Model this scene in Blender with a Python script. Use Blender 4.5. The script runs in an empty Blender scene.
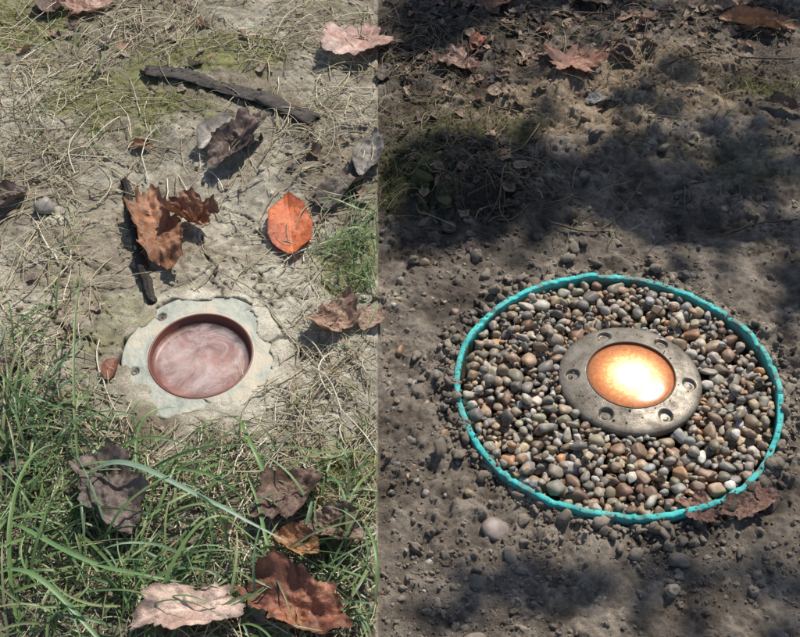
import bpy, bmesh, math
import numpy as np
from mathutils import Vector, Matrix
rng=np.random.default_rng(7)
scene=bpy.context.scene
# ---------------------------------------------------------------- camera plan
E=math.radians(46.0); F=1289.0; CX=378.0; CY=318.5
DIST=1.57; CH=DIST*math.sin(E); CAMY=0.0
def P(u,v):
    """image pixel (u,v) -> metres on the ground plane, cast through the camera"""
    u=np.asarray(u,float); v=np.asarray(v,float)
    a=(u-CX)/F; b=-(v-CY)/F
    dy=math.cos(E)+b*math.sin(E); dz=-math.sin(E)+b*math.cos(E)
    t=-CH/dz
    return a*t, CAMY+dy*t
def mpp(v):
    b=-(v-CY)/F
    return (CH/(math.sin(E)-b*math.cos(E)))/F
def fore(v):
    return math.sin(E+math.atan((v-CY)/F))
# ---------------------------------------------------------------- noise
TAB=[np.random.default_rng(100+i).random((128,128)) for i in range(12)]
def vn(x,y,s,seed=0):
    T=TAB[seed%12]
    x=np.asarray(x)/s+seed*17.3+500; y=np.asarray(y)/s+seed*9.7+500
    xi=np.floor(x).astype(int); yi=np.floor(y).astype(int)
    fx=x-xi; fy=y-yi
    fx=fx*fx*(3-2*fx); fy=fy*fy*(3-2*fy)
    x0=xi%128;x1=(xi+1)%128;y0=yi%128;y1=(yi+1)%128
    return (T[x0,y0]*(1-fx)+T[x1,y0]*fx)*(1-fy)+(T[x0,y1]*(1-fx)+T[x1,y1]*fx)*fy
def fbm(x,y,s,o=4,seed=0):
    r=0;a=1;n=0
    for i in range(o):
        r=r+a*vn(x*(0.8+.02*i)+y*0.6,y*0.8-x*0.6,s/2**i,seed+i); n+=a; a*=.5
    return r/n
def worley(x,y,c,seed=0):
    A=TAB[(seed)%12];B=TAB[(seed+5)%12];C=TAB[(seed+8)%12]
    x=np.asarray(x)/c+300; y=np.asarray(y)/c+300
    xi=np.floor(x).astype(int); yi=np.floor(y).astype(int)
    f1=np.full(x.shape,9.);f2=np.full(x.shape,9.);idv=np.zeros(x.shape)
    for i in (-1,0,1):
        for j in (-1,0,1):
            a=(xi+i)%128;b=(yi+j)%128
            d=np.hypot(xi+i+A[a,b]-x,yi+j+B[a,b]-y)
            m=d<f1
            f2=np.where(m,f1,np.minimum(f2,d)); idv=np.where(m,C[a,b],idv); f1=np.where(m,d,f1)
    return f1,f2,idv
def ss(a,b,x):
    t=np.clip((x-a)/(b-a),0,1); return t*t*(3-2*t)
def blob(x,y,u,v,ru,rv,n=0.5):
    cx,cy=P(u,v); m=mpp(v)
    d=np.sqrt(((x-cx)/(ru*m))**2+((y-cy)/(rv*m/fore(v)))**2)
    d=d+n*(fbm(x,y,.05,4,3)-.5)*2
    return 1-ss(.55,1.15,d)
# key places
LX,LY=P(201,357); LR=0.090       # old light
RX,RY=P(616.5,393); RR=0.1865    # ring
BX,BY=P(629,384); BR=0.082       # new light
CRACKS=[[(196,232),(206,246),(214,262),(211,280),(222,296)],[(262,345),(285,338),(300,352),(330,358)],
 [(268,300),(290,290),(306,296)],[(60,245),(85,262),(118,268)],[(275,388),(300,400),(345,392)],
 [(20,300),(50,310),(70,335),(110,345)],[(225,200),(250,215),(262,240)],[(300,400),(290,425),(310,450)],
 [(322,278),(340,300),(372,304)],[(262,268),(258,290),(270,310),(285,338)],[(214,262),(180,285),(165,292)]]
CR=[]
for c in CRACKS:
    px,py=P([a for a,b in c],[b for a,b in c]); CR.append((px,py))
def crackd(x,y):
    wx=x+(fbm(x,y,.02,4,2)-.5)*.020; wy=y+(fbm(x,y,.02,4,6)-.5)*.020
    d=np.full(np.shape(x),9.)
    for px,py in CR:
        for i in range(len(px)-1):
            ax,ay,bx,by=px[i],py[i],px[i+1],py[i+1]
            t=np.clip(((wx-ax)*(bx-ax)+(wy-ay)*(by-ay))/((bx-ax)**2+(by-ay)**2),0,1)
            d=np.minimum(d,np.hypot(wx-ax-t*(bx-ax),wy-ay-t*(by-ay)))
    return d+.0026*fbm(x,y,.015,2,1)-.0006
def sfade(x): return ss(0,.07,np.abs(x))
def left_low(x,y): return ((fbm(x,y,.22,2,1)-.5)*.030+(fbm(x,y,.07,2,2)-.5)*.014)*sfade(x)
def right_low(x,y):
    h=(fbm(x,y,.20,2,4)-.5)*.026+(fbm(x,y,.07,2,5)-.5)*.016
    # rooty clod of turf and a few humps of turned soil
    h=h+.030*blob(x,y,475,188,55,26,.7)+.014*blob(x,y,405,190,30,40,.8)+.010*blob(x,y,720,200,70,18,.9)+.010*blob(x,y,560,215,50,12,.8)
    return h*sfade(x)
def side(x): return ss(-.0012,.0012,x)
def near_flat(x,y,h):
    rl=np.hypot(x-LX,(y-LY)/1.10)
    h=h*ss(.09,.20,rl)
    rr=np.hypot(x-RX,y-RY)
    return h*(ss(RR,RR+.09,rr)*.85+.15)
def gh_low(x,y):
    s=side(x)
    return near_flat(x,y,left_low(x,y)*(1-s)+right_low(x,y)*s)
def ledge(x,y):
    th=np.arctan2((y-LY)/1.1,x-LX)
    rl=np.hypot(x-LX,(y-LY)/1.10)
    cov=np.clip(.5+.5*np.cos(th-math.radians(295)),0,1)**3
    cov2=np.clip(.5+.5*np.cos(th-math.radians(40)),0,1)**3
    edge=.0895-.011*cov-.007*cov2-.075*(fbm(x,y,.035,4,9)-.43)
    return rl,np.clip(edge,.065,.0925)
def ground_h(x,y):
    x=np.asarray(x,float);y=np.asarray(y,float)
    s=side(x)
    f1,f2,_=worley(x+(fbm(x,y,.03,3,2)-.5)*.03,y+(fbm(x,y,.03,3,3)-.5)*.03,.06,1)
    m=ss(.50,.66,fbm(x,y,.11,3,7))
    l=-(.0030*m)*(1-ss(.0,.06,f2-f1))
    l=l+(fbm(x,y,.02,4,3)-.5)*.010+(fbm(x,y,.007,3,5)-.5)*.0030
    l=l-.008*(1-ss(.0004,.0032,crackd(x,y)))
    g1,g2,gi=worley(x,y,.012,2)
    l=l+.0026*np.sqrt(np.clip(1-(g1/.55)**2,0,1))*(gi>.62)
    r=(fbm(x,y,.02,5,6)-.5)*.016+(fbm(x,y,.006,3,1)-.5)*.005
    wx=x+(fbm(x,y,.012,3,2)-.5)*.018; wy=y+(fbm(x,y,.012,3,8)-.5)*.018
    mm=ss(.38,.62,fbm(x,y,.14,3,10))*.75+.25
    for c,a,sd,th in ((.034,.008,3,.55),(.017,.006,4,.45),(.008,.0035,5,.30)):
        f,_,i=worley(wx,wy,c,sd)
        r=r+a*mm*np.sqrt(np.clip(1-(f/.6)**2,0,1))*np.clip((i-th)/(1-th),0,1)**.6*(i>th)
    r=r-.003
    h=l*(1-s)+r*s
    rl,edge=ledge(x,y)
    base=gh_low(x,y)
    k=ss(0,.007,rl-edge)
    hl=base+h*ss(.080,.13,rl)+.0052*(1-ss(.088,.12,rl))+(fbm(x,y,.010,3,4)-.5)*.003
    hl=hl*k+(-.03)*(1-k)
    out=np.where(rl<.2,hl,base+h)
    rr=np.hypot(x-RX,y-RY)
    kk=ss(RR-.005,RR-.0025,rr)
    out=np.where(rr<RR+.02,np.where(kk>0,out*kk+(-.022)*(1-kk),-.022),out)
    return out
# ---------------------------------------------------------------- mesh helpers
def mk(name,V,Fc,C=None,mat=None,smooth=True,L=None,parent=None):
    V=np.asarray(V,np.float32);Fc=np.asarray(Fc,np.int32)
    me=bpy.data.meshes.new(name); n=len(V);m,k=Fc.shape
    me.vertices.add(n); me.vertices.foreach_set('co',V.ravel())
    me.loops.add(m*k); me.loops.foreach_set('vertex_index',Fc.ravel())
    me.polygons.add(m); me.polygons.foreach_set('loop_start',np.arange(0,m*k,k,dtype=np.int32))
    me.update(calc_edges=True)
    me.polygons.foreach_set('use_smooth',np.full(m,smooth))
    if C is not None:
        C=np.asarray(C,np.float32)
        if C.shape[1]==3: C=np.hstack([C,np.ones((len(C),1),np.float32)])
        a=me.color_attributes.new('Col','FLOAT_COLOR','POINT'); a.data.foreach_set('color',C.ravel())
    if L is not None:
        a=me.attributes.new('luv','FLOAT_VECTOR','POINT'); a.data.foreach_set('vector',np.asarray(L,np.float32).ravel())
    me.update()
    o=bpy.data.objects.new(name,me); scene.collection.objects.link(o)
    if mat: me.materials.append(mat)
    if parent: o.parent=parent
    return o
def gridfaces(a,b,wrap=False):
    i=np.arange(a-1)[:,None]; j=np.arange(b if wrap else b-1)[None,:]
    j2=(j+1)%b
    return np.stack([i*b+j,i*b+j2,(i+1)*b+j2,(i+1)*b+j],-1).reshape(-1,4)
def sweep(Pt,R,kind='tube',m=4,roll=None):
    S,K,_=Pt.shape
    T=np.gradient(Pt,axis=1); T/=np.linalg.norm(T,axis=2,keepdims=True)+1e-9
    up=np.zeros((S,1,3));up[...,2]=1; up[...,0]=.05
    sd=np.cross(T,np.broadcast_to(up,T.shape)); sd/=np.linalg.norm(sd,axis=2,keepdims=True)+1e-9
    nr=np.cross(sd,T)
    if roll is not None:
        c=np.cos(roll)[:,None,None]; s=np.sin(roll)[:,None,None]
        sd,nr=sd*c+nr*s,nr*c-sd*s
    if kind=='tube': off=[(math.cos(2*math.pi*i/m),math.sin(2*math.pi*i/m)) for i in range(m)]
    else: off=[(-1,.35),(0,0),(1,.35)]; m=3
    V=np.stack([Pt+sd*R[...,None]*a+nr*R[...,None]*b for a,b in off],2)
    f=gridfaces(K,m,kind=='tube')
    Fc=(f[None]+(np.arange(S)*K*m)[:,None,None]).reshape(-1,4)
    return V.reshape(-1,3),Fc
def percol(C,K,m):
    if C.ndim==2: C=np.repeat(C[:,None],K,1)
    return np.repeat(C[:,:,None],m,2).reshape(-1,3)
# ---------------------------------------------------------------- materials
def mat_new(name):
    m=bpy.data.materials.new(name); m.use_nodes=True
    nt=m.node_tree; return m,nt,nt.nodes['Principled BSDF']
def N(nt,t,**kw):
    n=nt.nodes.new(t)
    for k,v in kw.items(): setattr(n,k,v)
    return n
def vcmat(name,rough=.8,n1=300,n2=1500,amt=.35,bump=.3,bdist=.001,spec=.3,veins=False,alpharough=False,trans=0,dust=None):
    m,nt,b=mat_new(name); L=nt.links
    at=N(nt,'ShaderNodeAttribute',attribute_name='Col')
    tc=N(nt,'ShaderNodeTexCoord')
    a=N(nt,'ShaderNodeTexNoise'); a.inputs['Scale'].default_value=n1; a.inputs['Detail'].default_value=5; a.inputs['Roughness'].default_value=.65
    c=N(nt,'ShaderNodeTexNoise'); c.inputs['Scale'].default_value=n2; c.inputs['Detail'].default_value=3
    for q in (a,c): L.new(tc.outputs['Object'],q.inputs['Vector'])
    ad=N(nt,'ShaderNodeMath',operation='ADD'); L.new(a.outputs['Fac'],ad.inputs[0]); L.new(c.outputs['Fac'],ad.inputs[1])
    mr=N(nt,'ShaderNodeMapRange'); mr.inputs['From Min'].default_value=.65; mr.inputs['From Max'].default_value=1.35
    mr.inputs['To Min'].default_value=1-amt; mr.inputs['To Max'].default_value=1+amt; L.new(ad.outputs[0],mr.inputs['Value'])
    vm=N(nt,'ShaderNodeVectorMath',operation='SCALE'); L.new(at.outputs['Color'],vm.inputs[0]); L.new(mr.outputs[0],vm.inputs['Scale'])
    col=vm.outputs[0]; hgt=ad.outputs[0]
    if dust:
        dn=N(nt,'ShaderNodeTexNoise'); dn.inputs['Scale'].default_value=dust[1]; dn.inputs['Detail'].default_value=6; dn.inputs['Roughness'].default_value=.7; L.new(tc.outputs['Object'],dn.inputs['Vector'])
        dm=N(nt,'ShaderNodeMapRange'); dm.inputs['From Min'].default_value=.45; dm.inputs['From Max'].default_value=.62; dm.inputs['To Max'].default_value=dust[2]; L.new(dn.outputs['Fac'],dm.inputs['Value'])
        mx=N(nt,'ShaderNodeMix',data_type='RGBA'); L.new(dm.outputs[0],mx.inputs['Factor']); L.new(col,mx.inputs['A']); mx.inputs['B'].default_value=(*dust[0],1); col=mx.outputs['Result']
    if veins:
        lu=N(nt,'ShaderNodeAttribute',attribute_name='luv'); sx=N(nt,'ShaderNodeSeparateXYZ'); L.new(lu.outputs['Vector'],sx.inputs[0])
        def M(op,i0,i1=None,v0=None,v1=None):
            q=N(nt,'ShaderNodeMath',operation=op)
            if i0 is not None: L.new(i0,q.inputs[0])
            else: q.inputs[0].default_value=v0
            if i1 is not None: L.new(i1,q.inputs[1])
            elif v1 is not None: q.inputs[1].default_value=v1
            return q.outputs[0]
        ay=M('ABSOLUTE',sx.outputs['Y'])
        t=M('SUBTRACT',sx.outputs['X'],M('MULTIPLY',ay,None,v1=.8))
        fr=M('FRACT',M('MULTIPLY',t,None,v1=9.))
        ds=M('ABSOLUTE',M('SUBTRACT',fr,None,v1=.5))
        v1=N(nt,'ShaderNodeMapRange'); v1.inputs['From Min'].default_value=.0; v1.inputs['From Max'].default_value=.08; v1.inputs['To Min'].default_value=.6; v1.inputs['To Max'].default_value=0; L.new(ds,v1.inputs['Value'])
        v2=N(nt,'ShaderNodeMapRange'); v2.inputs['From Min'].default_value=.006; v2.inputs['From Max'].default_value=.022; v2.inputs['To Min'].default_value=1.6; v2.inputs['To Max'].default_value=0; L.new(ay,v2.inputs['Value'])
        vv=M('MAXIMUM',v1.outputs[0],v2.outputs[0])
        mx=N(nt,'ShaderNodeVectorMath',operation='SCALE'); L.new(col,mx.inputs[0]); L.new(M('ADD',M('MULTIPLY',vv,None,v1=.16),None,v1=.97),mx.inputs['Scale'])
        col=mx.outputs[0]
        hgt=M('ADD',hgt,M('MULTIPLY',vv,None,v1=.35))
    L.new(col,b.inputs['Base Color'])
    if alpharough: L.new(at.outputs['Alpha'],b.inputs['Roughness'])
    else: b.inputs['Roughness'].default_value=rough
    b.inputs['Specular IOR Level'].default_value=spec
    bp=N(nt,'ShaderNodeBump'); bp.inputs['Strength'].default_value=bump; bp.inputs['Distance'].default_value=bdist
    L.new(hgt,bp.inputs['Height']); L.new(bp.outputs[0],b.inputs['Normal'])
    if trans>0:
        tr=N(nt,'ShaderNodeBsdfTranslucent'); L.new(col,tr.inputs['Color'])
        ms=N(nt,'ShaderNodeMixShader'); ms.inputs[0].default_value=trans
        out=nt.nodes['Material Output']; L.new(b.outputs[0],ms.inputs[1]); L.new(tr.outputs[0],ms.inputs[2]); L.new(ms.outputs[0],out.inputs['Surface'])
    return m
M_ground=vcmat('soil',n1=350,n2=1400,amt=.48,bump=1.,bdist=.0022,spec=.35,alpharough=True)
M_clod=vcmat('soil_clod',n1=500,n2=1800,amt=.35,bump=.9,bdist=.0012,spec=.3,alpharough=True)
M_stone=vcmat('river_stone',rough=.48,n1=190,n2=1300,amt=.38,bump=.35,bdist=.0006,spec=.45,dust=((.17,.13,.095),90,.45))
M_leaf=vcmat('dead_leaf',rough=.5,n1=110,n2=700,amt=.45,bump=.8,bdist=.0008,spec=.4,veins=True,trans=.12)
M_grass=vcmat('grass_blade',rough=.42,n1=90,n2=900,amt=.2,bump=.1,spec=.45,trans=.25)
M_straw=vcmat('dry_straw',rough=.6,n1=150,n2=900,amt=.25,bump=.1,spec=.35)
M_bark=vcmat('bark',rough=.85,n1=180,n2=700,amt=.5,bump=1,bdist=.002,spec=.25)
M_canopy=vcmat('tree_foliage',rough=.5,n1=10,n2=50,amt=.2,bump=0)
# ---------------------------------------------------------------- ground sheet
def axis(a,b,st,far):
    c=np.arange(a,b,st); d=st;x=b
    g=[]
    while x<far: g.append(x); d*=1.25; x+=d
    g.append(far)
    lo=[];d=st;x=a-st
    while x>-far: lo.append(x); d*=1.25; x-=d
    lo.append(-far)
    return np.concatenate([lo[::-1],c,g])
xs=axis(-.72,.86,.0017,80.); ys=axis(.55,1.95,.0018,80.)
X,Y=np.meshgrid(xs,ys)
x=X.ravel();y=Y.ravel()
z=ground_h(x,y)
def lerp(a,b,t): return a+(b-a)*t[:,None]
def soil_colour(x,y,dh):
    n1=fbm(x,y,.12,4,2); n2=fbm(x,y,.03,4,5); n3=fbm(x,y,.008,3,8)
    o=np.ones((len(x),1))
    L=lerp(np.array([[.53,.485,.385]])*o,np.array([[.34,.29,.215]])*o,ss(.36,.66,n1*.55+n2*.45))
    L=L*(.66+.68*n3)[:,None]
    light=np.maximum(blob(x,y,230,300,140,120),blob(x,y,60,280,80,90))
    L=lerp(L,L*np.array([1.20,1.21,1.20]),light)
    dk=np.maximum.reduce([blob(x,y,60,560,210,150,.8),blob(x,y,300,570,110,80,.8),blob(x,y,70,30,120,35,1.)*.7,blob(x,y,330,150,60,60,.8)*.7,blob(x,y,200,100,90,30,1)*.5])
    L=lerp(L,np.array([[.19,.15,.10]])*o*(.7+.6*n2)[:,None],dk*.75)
    ms=np.maximum.reduce([blob(x,y,130,100,75,42,1),blob(x,y,350,495,60,55,.8),blob(x,y,215,60,60,30,1),blob(x,y,30,20,60,40,1),blob(x,y,345,262,35,35,.8),blob(x,y,120,330,40,30,1)*.5,blob(x,y,60,400,50,30,1)*.7])
    L=lerp(L,np.array([[.23,.24,.08]])*o*(.6+.8*n3)[:,None],ms*.85*ss(.36,.6,n3+n2*.25))
    ck=1-ss(.0004,.0034,crackd(x,y))
    L=lerp(L,L*.30,ck)
    R=lerp(np.array([[.30,.25,.195]])*o,np.array([[.15,.12,.092]])*o,ss(.36,.66,n1*.5+n2*.5))
    R=R*(.62+.76*n3)[:,None]
    dk=np.maximum.reduce([blob(x,y,445,175,120,70,.8),blob(x,y,475,195,65,40,.8),blob(x,y,420,40,100,45,.8),blob(x,y,600,10,240,30,.8)*.7])  # dark rooty soil; tree shade by the seam also darkened into its colour
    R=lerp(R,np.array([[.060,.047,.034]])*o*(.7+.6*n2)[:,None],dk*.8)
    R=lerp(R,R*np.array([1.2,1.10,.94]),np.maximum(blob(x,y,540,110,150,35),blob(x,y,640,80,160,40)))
    ms=np.maximum.reduce([blob(x,y,410,175,50,45,1),blob(x,y,470,125,60,20,1),blob(x,y,760,90,40,16,1),blob(x,y,740,160,60,20,1)*.7])
    R=lerp(R,np.array([[.12,.13,.04]])*o,ms*.6*ss(.4,.6,n3+n2*.3))
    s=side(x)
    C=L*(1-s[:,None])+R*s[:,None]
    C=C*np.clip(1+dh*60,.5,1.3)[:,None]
    rough=.92*(1-s)+s*(.50+.4*ss(.3,.6,n2))
    return C,rough
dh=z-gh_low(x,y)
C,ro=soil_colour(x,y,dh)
inr=np.hypot(x-RX,y-RY)<RR
C[inr]=np.array([.075,.06,.045])
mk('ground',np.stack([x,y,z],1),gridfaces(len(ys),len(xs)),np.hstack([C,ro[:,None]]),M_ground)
# ---------------------------------------------------------------- stones & clods
def ico(sub):
    bm=bmesh.new(); bmesh.ops.create_icosphere(bm,subdivisions=sub,radius=1)
    V=np.array([v.co[:] for v in bm.verts]); Fc=np.array([[v.index for v in f.verts] for f in bm.faces]); bm.free(); return V,Fc
I2=ico(2);I3=ico(3)
def deform(V,seed,low,high,facets=5):
    r=np.random.default_rng(seed); d=np.ones(len(V))
    for k in range(7):
        a=r.normal(size=3);a/=np.linalg.norm(a); d+=low*r.uniform(-1,1)*np.sin(V@a*r.uniform(1.2,2.8)+r.uniform(0,6))
    for k in range(8):
        a=r.normal(size=3);a/=np.linalg.norm(a); d+=high*r.uniform(-1,1)*np.sin(V@a*r.uniform(4,9)+r.uniform(0,6))
    for k in range(facets):
        a=r.normal(size=3);a/=np.linalg.norm(a); h=(V@a)*d; lim=r.uniform(.55,.9)
        d=np.where(h>lim,d*(1-(h-lim)/h*.85),d)
    return V*d[:,None]
TS=[deform(I3[0],i,.14,.02,8) for i in range(28)]
TC=[deform(I3[0],i+90,.16,.17,7) for i in range(14)]
TCs=[deform(I2[0],i+130,.20,.20,4) for i in range(14)]
def rotm(n,flat=True):
    out=[]
    for i in range(n):
        a=rng.uniform(0,2*math.pi); t=rng.normal(0,.35) if flat else rng.uniform(0,3.1); b=rng.uniform(0,2*math.pi)
        R=Matrix.Rotation(b,3,'Z')@Matrix.Rotation(t,3,'X')@Matrix.Rotation(a,3,'Z'); out.append(np.array(R))
    return np.array(out)
def scatter(name,pos,rad,cols,T,Fc,mat,sq=(.5,.85),el=(.75,1.2),alpha=None,smooth=True,flat=True):
    n=len(pos);R=rotm(n,flat); nv=len(T[0])
    Vs=np.empty((n,nv,3))
    for i in range(n):
        S=np.array([rng.uniform(*el)*1.15,rng.uniform(*el)*.88,rng.uniform(*sq)])*rad[i]
        Vs[i]=(T[rng.integers(len(T))]*S)@R[i].T+pos[i]
    Fa=(Fc[None]+(np.arange(n)*nv)[:,None,None]).reshape(-1,3)
    Cc=np.repeat(cols,nv,0)
    if alpha is not None: Cc=np.hstack([Cc,np.repeat(alpha,nv)[:,None]])
    return mk(name,Vs.reshape(-1,3),Fa,Cc,mat,smooth)
PAL=np.array([[.31,.27,.215],[.23,.21,.175],[.39,.29,.185],[.29,.19,.12],[.44,.39,.31],[.15,.135,.12],[.34,.24,.15],[.27,.23,.165],[.42,.23,.11],[.55,.51,.44],[.21,.12,.075],[.28,.28,.265],[.23,.155,.10],[.36,.31,.23]])
PW=np.array([11,10,12,10,9,8,11,10,4,4,6,6,9,10],float);PW/=PW.sum()
def stonecols(n,k=1.):
    c=PAL[rng.choice(len(PAL),n,p=PW)]*rng.uniform(.6,1.3,(n,1))*rng.uniform(.95,1.05,(n,3)); return c*k
pa=np.zeros((5000,3));ra=np.zeros(5000);n=0
RI=RR-.007
fails=0
while n<3600 and fails<320:
    r=np.clip(rng.lognormal(math.log(.0056),.36),.0028,.0125)
    K=14
    rr=np.sqrt(rng.uniform(.060**2,(RI-r*.9)**2,K)); th=rng.uniform(0,2*math.pi,K)
    cx=RX+rr*np.cos(th); cy=RY+rr*np.sin(th)
    ok=np.hypot(cx-BX,cy-BY)>BR-.001+r*.62
    if not ok.any(): continue
    cx=cx[ok];cy=cy[ok]
    zz=np.full(len(cx),-.017+r*.7)
    if n:
        d=np.hypot(cx[:,None]-pa[None,:n,0],cy[:,None]-pa[None,:n,1]); s=(r+ra[None,:n])*.86
        q=np.where(d<s,pa[None,:n,2]+.70*np.sqrt(np.clip(s*s-d*d,0,None)),-1)
        zz=np.maximum(zz,q.max(1))
    k=np.argmin(zz)
    lim=.0075+.006*(fbm(np.array([cx[k]]),np.array([cy[k]]),.06,2,3)[0]-.5)
    if zz[k]>lim: fails+=1; continue
    fails=max(0,fails-1)
    pa[n]=(cx[k],cy[k],zz[k]);ra[n]=r;n+=1
for i in range(60):
    r=rng.uniform(.004,.0085); t=rng.uniform(0,6.28); q=rng.uniform(.1,RI-.012)
    xx,yy=RX+q*math.cos(t),RY+q*math.sin(t)
    if math.hypot(xx-BX,yy-BY)<BR+r: continue
    pa[n]=(xx,yy,.0105+r*.4);ra[n]=r;n+=1
print('GRAVEL',n)
scatter('gravel',pa[:n],ra[:n],stonecols(n,1.10),TS,I3[1],M_stone,sq=(.5,.9))
def region(n,u0,u1,v0,v1):
    u=rng.uniform(u0,u1,n);v=rng.uniform(v0,v1,n); return P(u,v)
def clods(name,n,u0,u1,v0,v1,rmin,rmax,T,Fc,pw=2.4,k=1.,densf=None,sink=.05):
    cx,cy=region(n,u0,u1,v0,v1)
    if densf is not None:
        m=densf(cx,cy)>rng.random(n); cx=cx[m];cy=cy[m]
    m=(np.hypot(cx-RX,cy-RY)>RR+.003)&(np.hypot(cx-LX,(cy-LY)/1.1)>.10)&(np.abs(cx)>.004)
    cx=cx[m];cy=cy[m];n=len(cx)
    r=rmin*(1-rng.random(n)*(1-(rmin/rmax)**pw))**(-1/pw)
    z=ground_h(cx,cy)+r*sink
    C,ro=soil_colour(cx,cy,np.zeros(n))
    C=C*rng.uniform(.75,1.25,(n,1))*k
    return scatter(name,np.stack([cx,cy,z],1),r,C,T,Fc,M_clod,sq=(.6,.95),alpha=np.full(n,.85),flat=False)
dr=lambda x,y: ss(.38,.62,fbm(x,y,.1,3,10))*.85+.15
clods('soil_clods',1800,380,830,-10,660,.0028,.011,TC,I3[1],densf=dr)
clods('turf_clods',260,420,530,165,225,.003,.012,TC,I3[1],k=.9)
clods('soil_crumbs',13000,380,830,-10,660,.0008,.0032,TCs,I2[1],densf=dr,sink=.2)
clods('dry_mud_crumbs',4500,-30,376,-10,660,.0008,.0040,TCs,I2[1],k=1.05,sink=.2)
pb=[(424,262,7),(455,311,7),(474,312,6),(437,379,9),(400,352,6),(455,345,7),(497,532,14),(412,442,6),(425,495,6),(700,97,5),(693,183,5),(722,212,5),(789,310,5),(640,190,4),(398,300,5),(445,437,5),(470,498,5),(600,103,8),(560,560,4),(640,590,4),(430,560,5)]
pb+= [(rng.uniform(385,800),rng.uniform(0,640),rng.uniform(1.5,3)) for i in range(60)]
pb+= [(385+rng.exponential(30),rng.uniform(280,520),rng.uniform(2.,4.5)) for i in range(34)]
pb=[q for q in pb if math.hypot(P(q[0],q[1])[0]-RX,P(q[0],q[1])[1]-RY)>RR+.012]
pu=np.array(pb);px,py=P(pu[:,0],pu[:,1]);pr=pu[:,2]*.00112
sc_=stonecols(len(pb),.75); sc_[6]=(.20,.175,.15)
scatter('pebbles',np.stack([px,py,ground_h(px,py)-pr*.05],1),pr,sc_,TS,I3[1],M_stone)
pb=[(47,212,15),(12,215,8),(190,8,8),(300,20,6),(345,345,5),(60,425,7)]+[(rng.uniform(0,376),rng.uniform(0,600),rng.uniform(1.5,4)) for i in range(60)]
pb=[q for q in pb if math.hypot(P(q[0],q[1])[0]-LX,P(q[0],q[1])[1]-LY)>.105]
pu=np.array(pb);px,py=P(pu[:,0],pu[:,1]);pr=pu[:,2]*.00118
sc_=stonecols(len(pb),.8)*[1,.97,.93]; sc_[0]=(.27,.25,.22)
scatter('small_stones',np.stack([px,py,ground_h(px,py)+pr*.35],1),pr,sc_,[deform(I3[0],i+300,.14,.07,9) for i in range(12)],I3[1],M_stone,sq=(.65,.9))
# ---------------------------------------------------------------- teal pipe ring
nt_=720
th=np.linspace(0,2*math.pi,nt_,endpoint=False)
wob=.0022*np.sin(2*th+.6)+.0012*np.sin(5*th)+.0018*(fbm(np.cos(th)*.19+3,np.sin(th)*.19,.03,3,1)-.5)
def circ(r): return RX+(r+wob)*np.cos(th), RY+(r+wob)*np.sin(th)
top=.0130+.0016*np.sin(3*th+1)+.0075*(fbm(np.cos(th)*.19,np.sin(th)*.19,.018,6,3)-.5)
chip=np.zeros(nt_)
for a in rng.uniform(0,2*math.pi,34):
    w=rng.uniform(.010,.045); dd=np.abs((th-a+math.pi)%(2*math.pi)-math.pi); chip=np.maximum(chip,(dd<w)*rng.uniform(.001,.0045)*(1-(dd/w)**2).clip(0,1))
top=top-chip
rings=[]
t_=.0066
jr=lambda s:.0018*(fbm(np.cos(th)*.19+s,np.sin(th)*.19,.008,3,5)-.5)
for r,zz in ((RR-t_,-.04+0*th),(RR-t_,top*.5),(RR-t_+jr(1),top-.0009),(RR-t_+.0006+jr(1),top-.0001),(RR-t_*.5,top+jr(2)),(RR-.0006+jr(3),top-.0001),(RR+jr(3),top-.0009),(RR,top*.5),(RR,-.04+0*th)):
    a,b=circ(r); rings.append(np.stack([a,b,zz],1))
V=np.concatenate(rings)
m,nt,b=mat_new('teal_plastic'); L=nt.links
tc=N(nt,'ShaderNodeTexCoord'); no=N(nt,'ShaderNodeTexNoise'); no.inputs['Scale'].default_value=38; no.inputs['Detail'].default_value=11; no.inputs['Roughness'].default_value=.8; L.new(tc.outputs['Object'],no.inputs['Vector'])
rp=N(nt,'ShaderNodeValToRGB'); rp.color_ramp.elements[0].position=.50; rp.color_ramp.elements[1].position=.58; rp.color_ramp.elements[1].color=(.95,.95,.95,1)
L.new(no.outputs['Fac'],rp.inputs[0])
sx=N(nt,'ShaderNodeSeparateXYZ'); L.new(tc.outputs['Object'],sx.inputs[0]); zr=N(nt,'ShaderNodeMapRange'); zr.inputs['From Min'].default_value=.0110; zr.inputs['From Max'].default_value=-.001; zr.inputs['To Max'].default_value=.9; L.new(sx.outputs['Z'],zr.inputs['Value'])
zm=N(nt,'ShaderNodeMath',operation='MULTIPLY'); L.new(zr.outputs[0],zm.inputs[0]); nr_=N(nt,'ShaderNodeMapRange'); nr_.inputs['From Min'].default_value=.38; nr_.inputs['From Max'].default_value=.50; L.new(no.outputs['Fac'],nr_.inputs['Value']); L.new(nr_.outputs[0],zm.inputs[1])
mm_=N(nt,'ShaderNodeMath',operation='MAXIMUM'); L.new(rp.outputs[0],mm_.inputs[0]); L.new(zm.outputs[0],mm_.inputs[1])
n2=N(nt,'ShaderNodeTexNoise'); n2.inputs['Scale'].default_value=25; n2.inputs['Detail'].default_value=6; L.new(tc.outputs['Object'],n2.inputs['Vector'])
r2=N(nt,'ShaderNodeValToRGB'); r2.color_ramp.elements[0].color=(.015,.36,.34,1); r2.color_ramp.elements[1].color=(.06,.60,.56,1); r2.color_ramp.elements[0].position=.3; r2.color_ramp.elements[1].position=.65
L.new(n2.outputs['Fac'],r2.inputs[0])
mx=N(nt,'ShaderNodeMix',data_type='RGBA'); L.new(mm_.outputs[0],mx.inputs['Factor']); L.new(r2.outputs[0],mx.inputs['A']); mx.inputs['B'].default_value=(.15,.15,.12,1)
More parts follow.
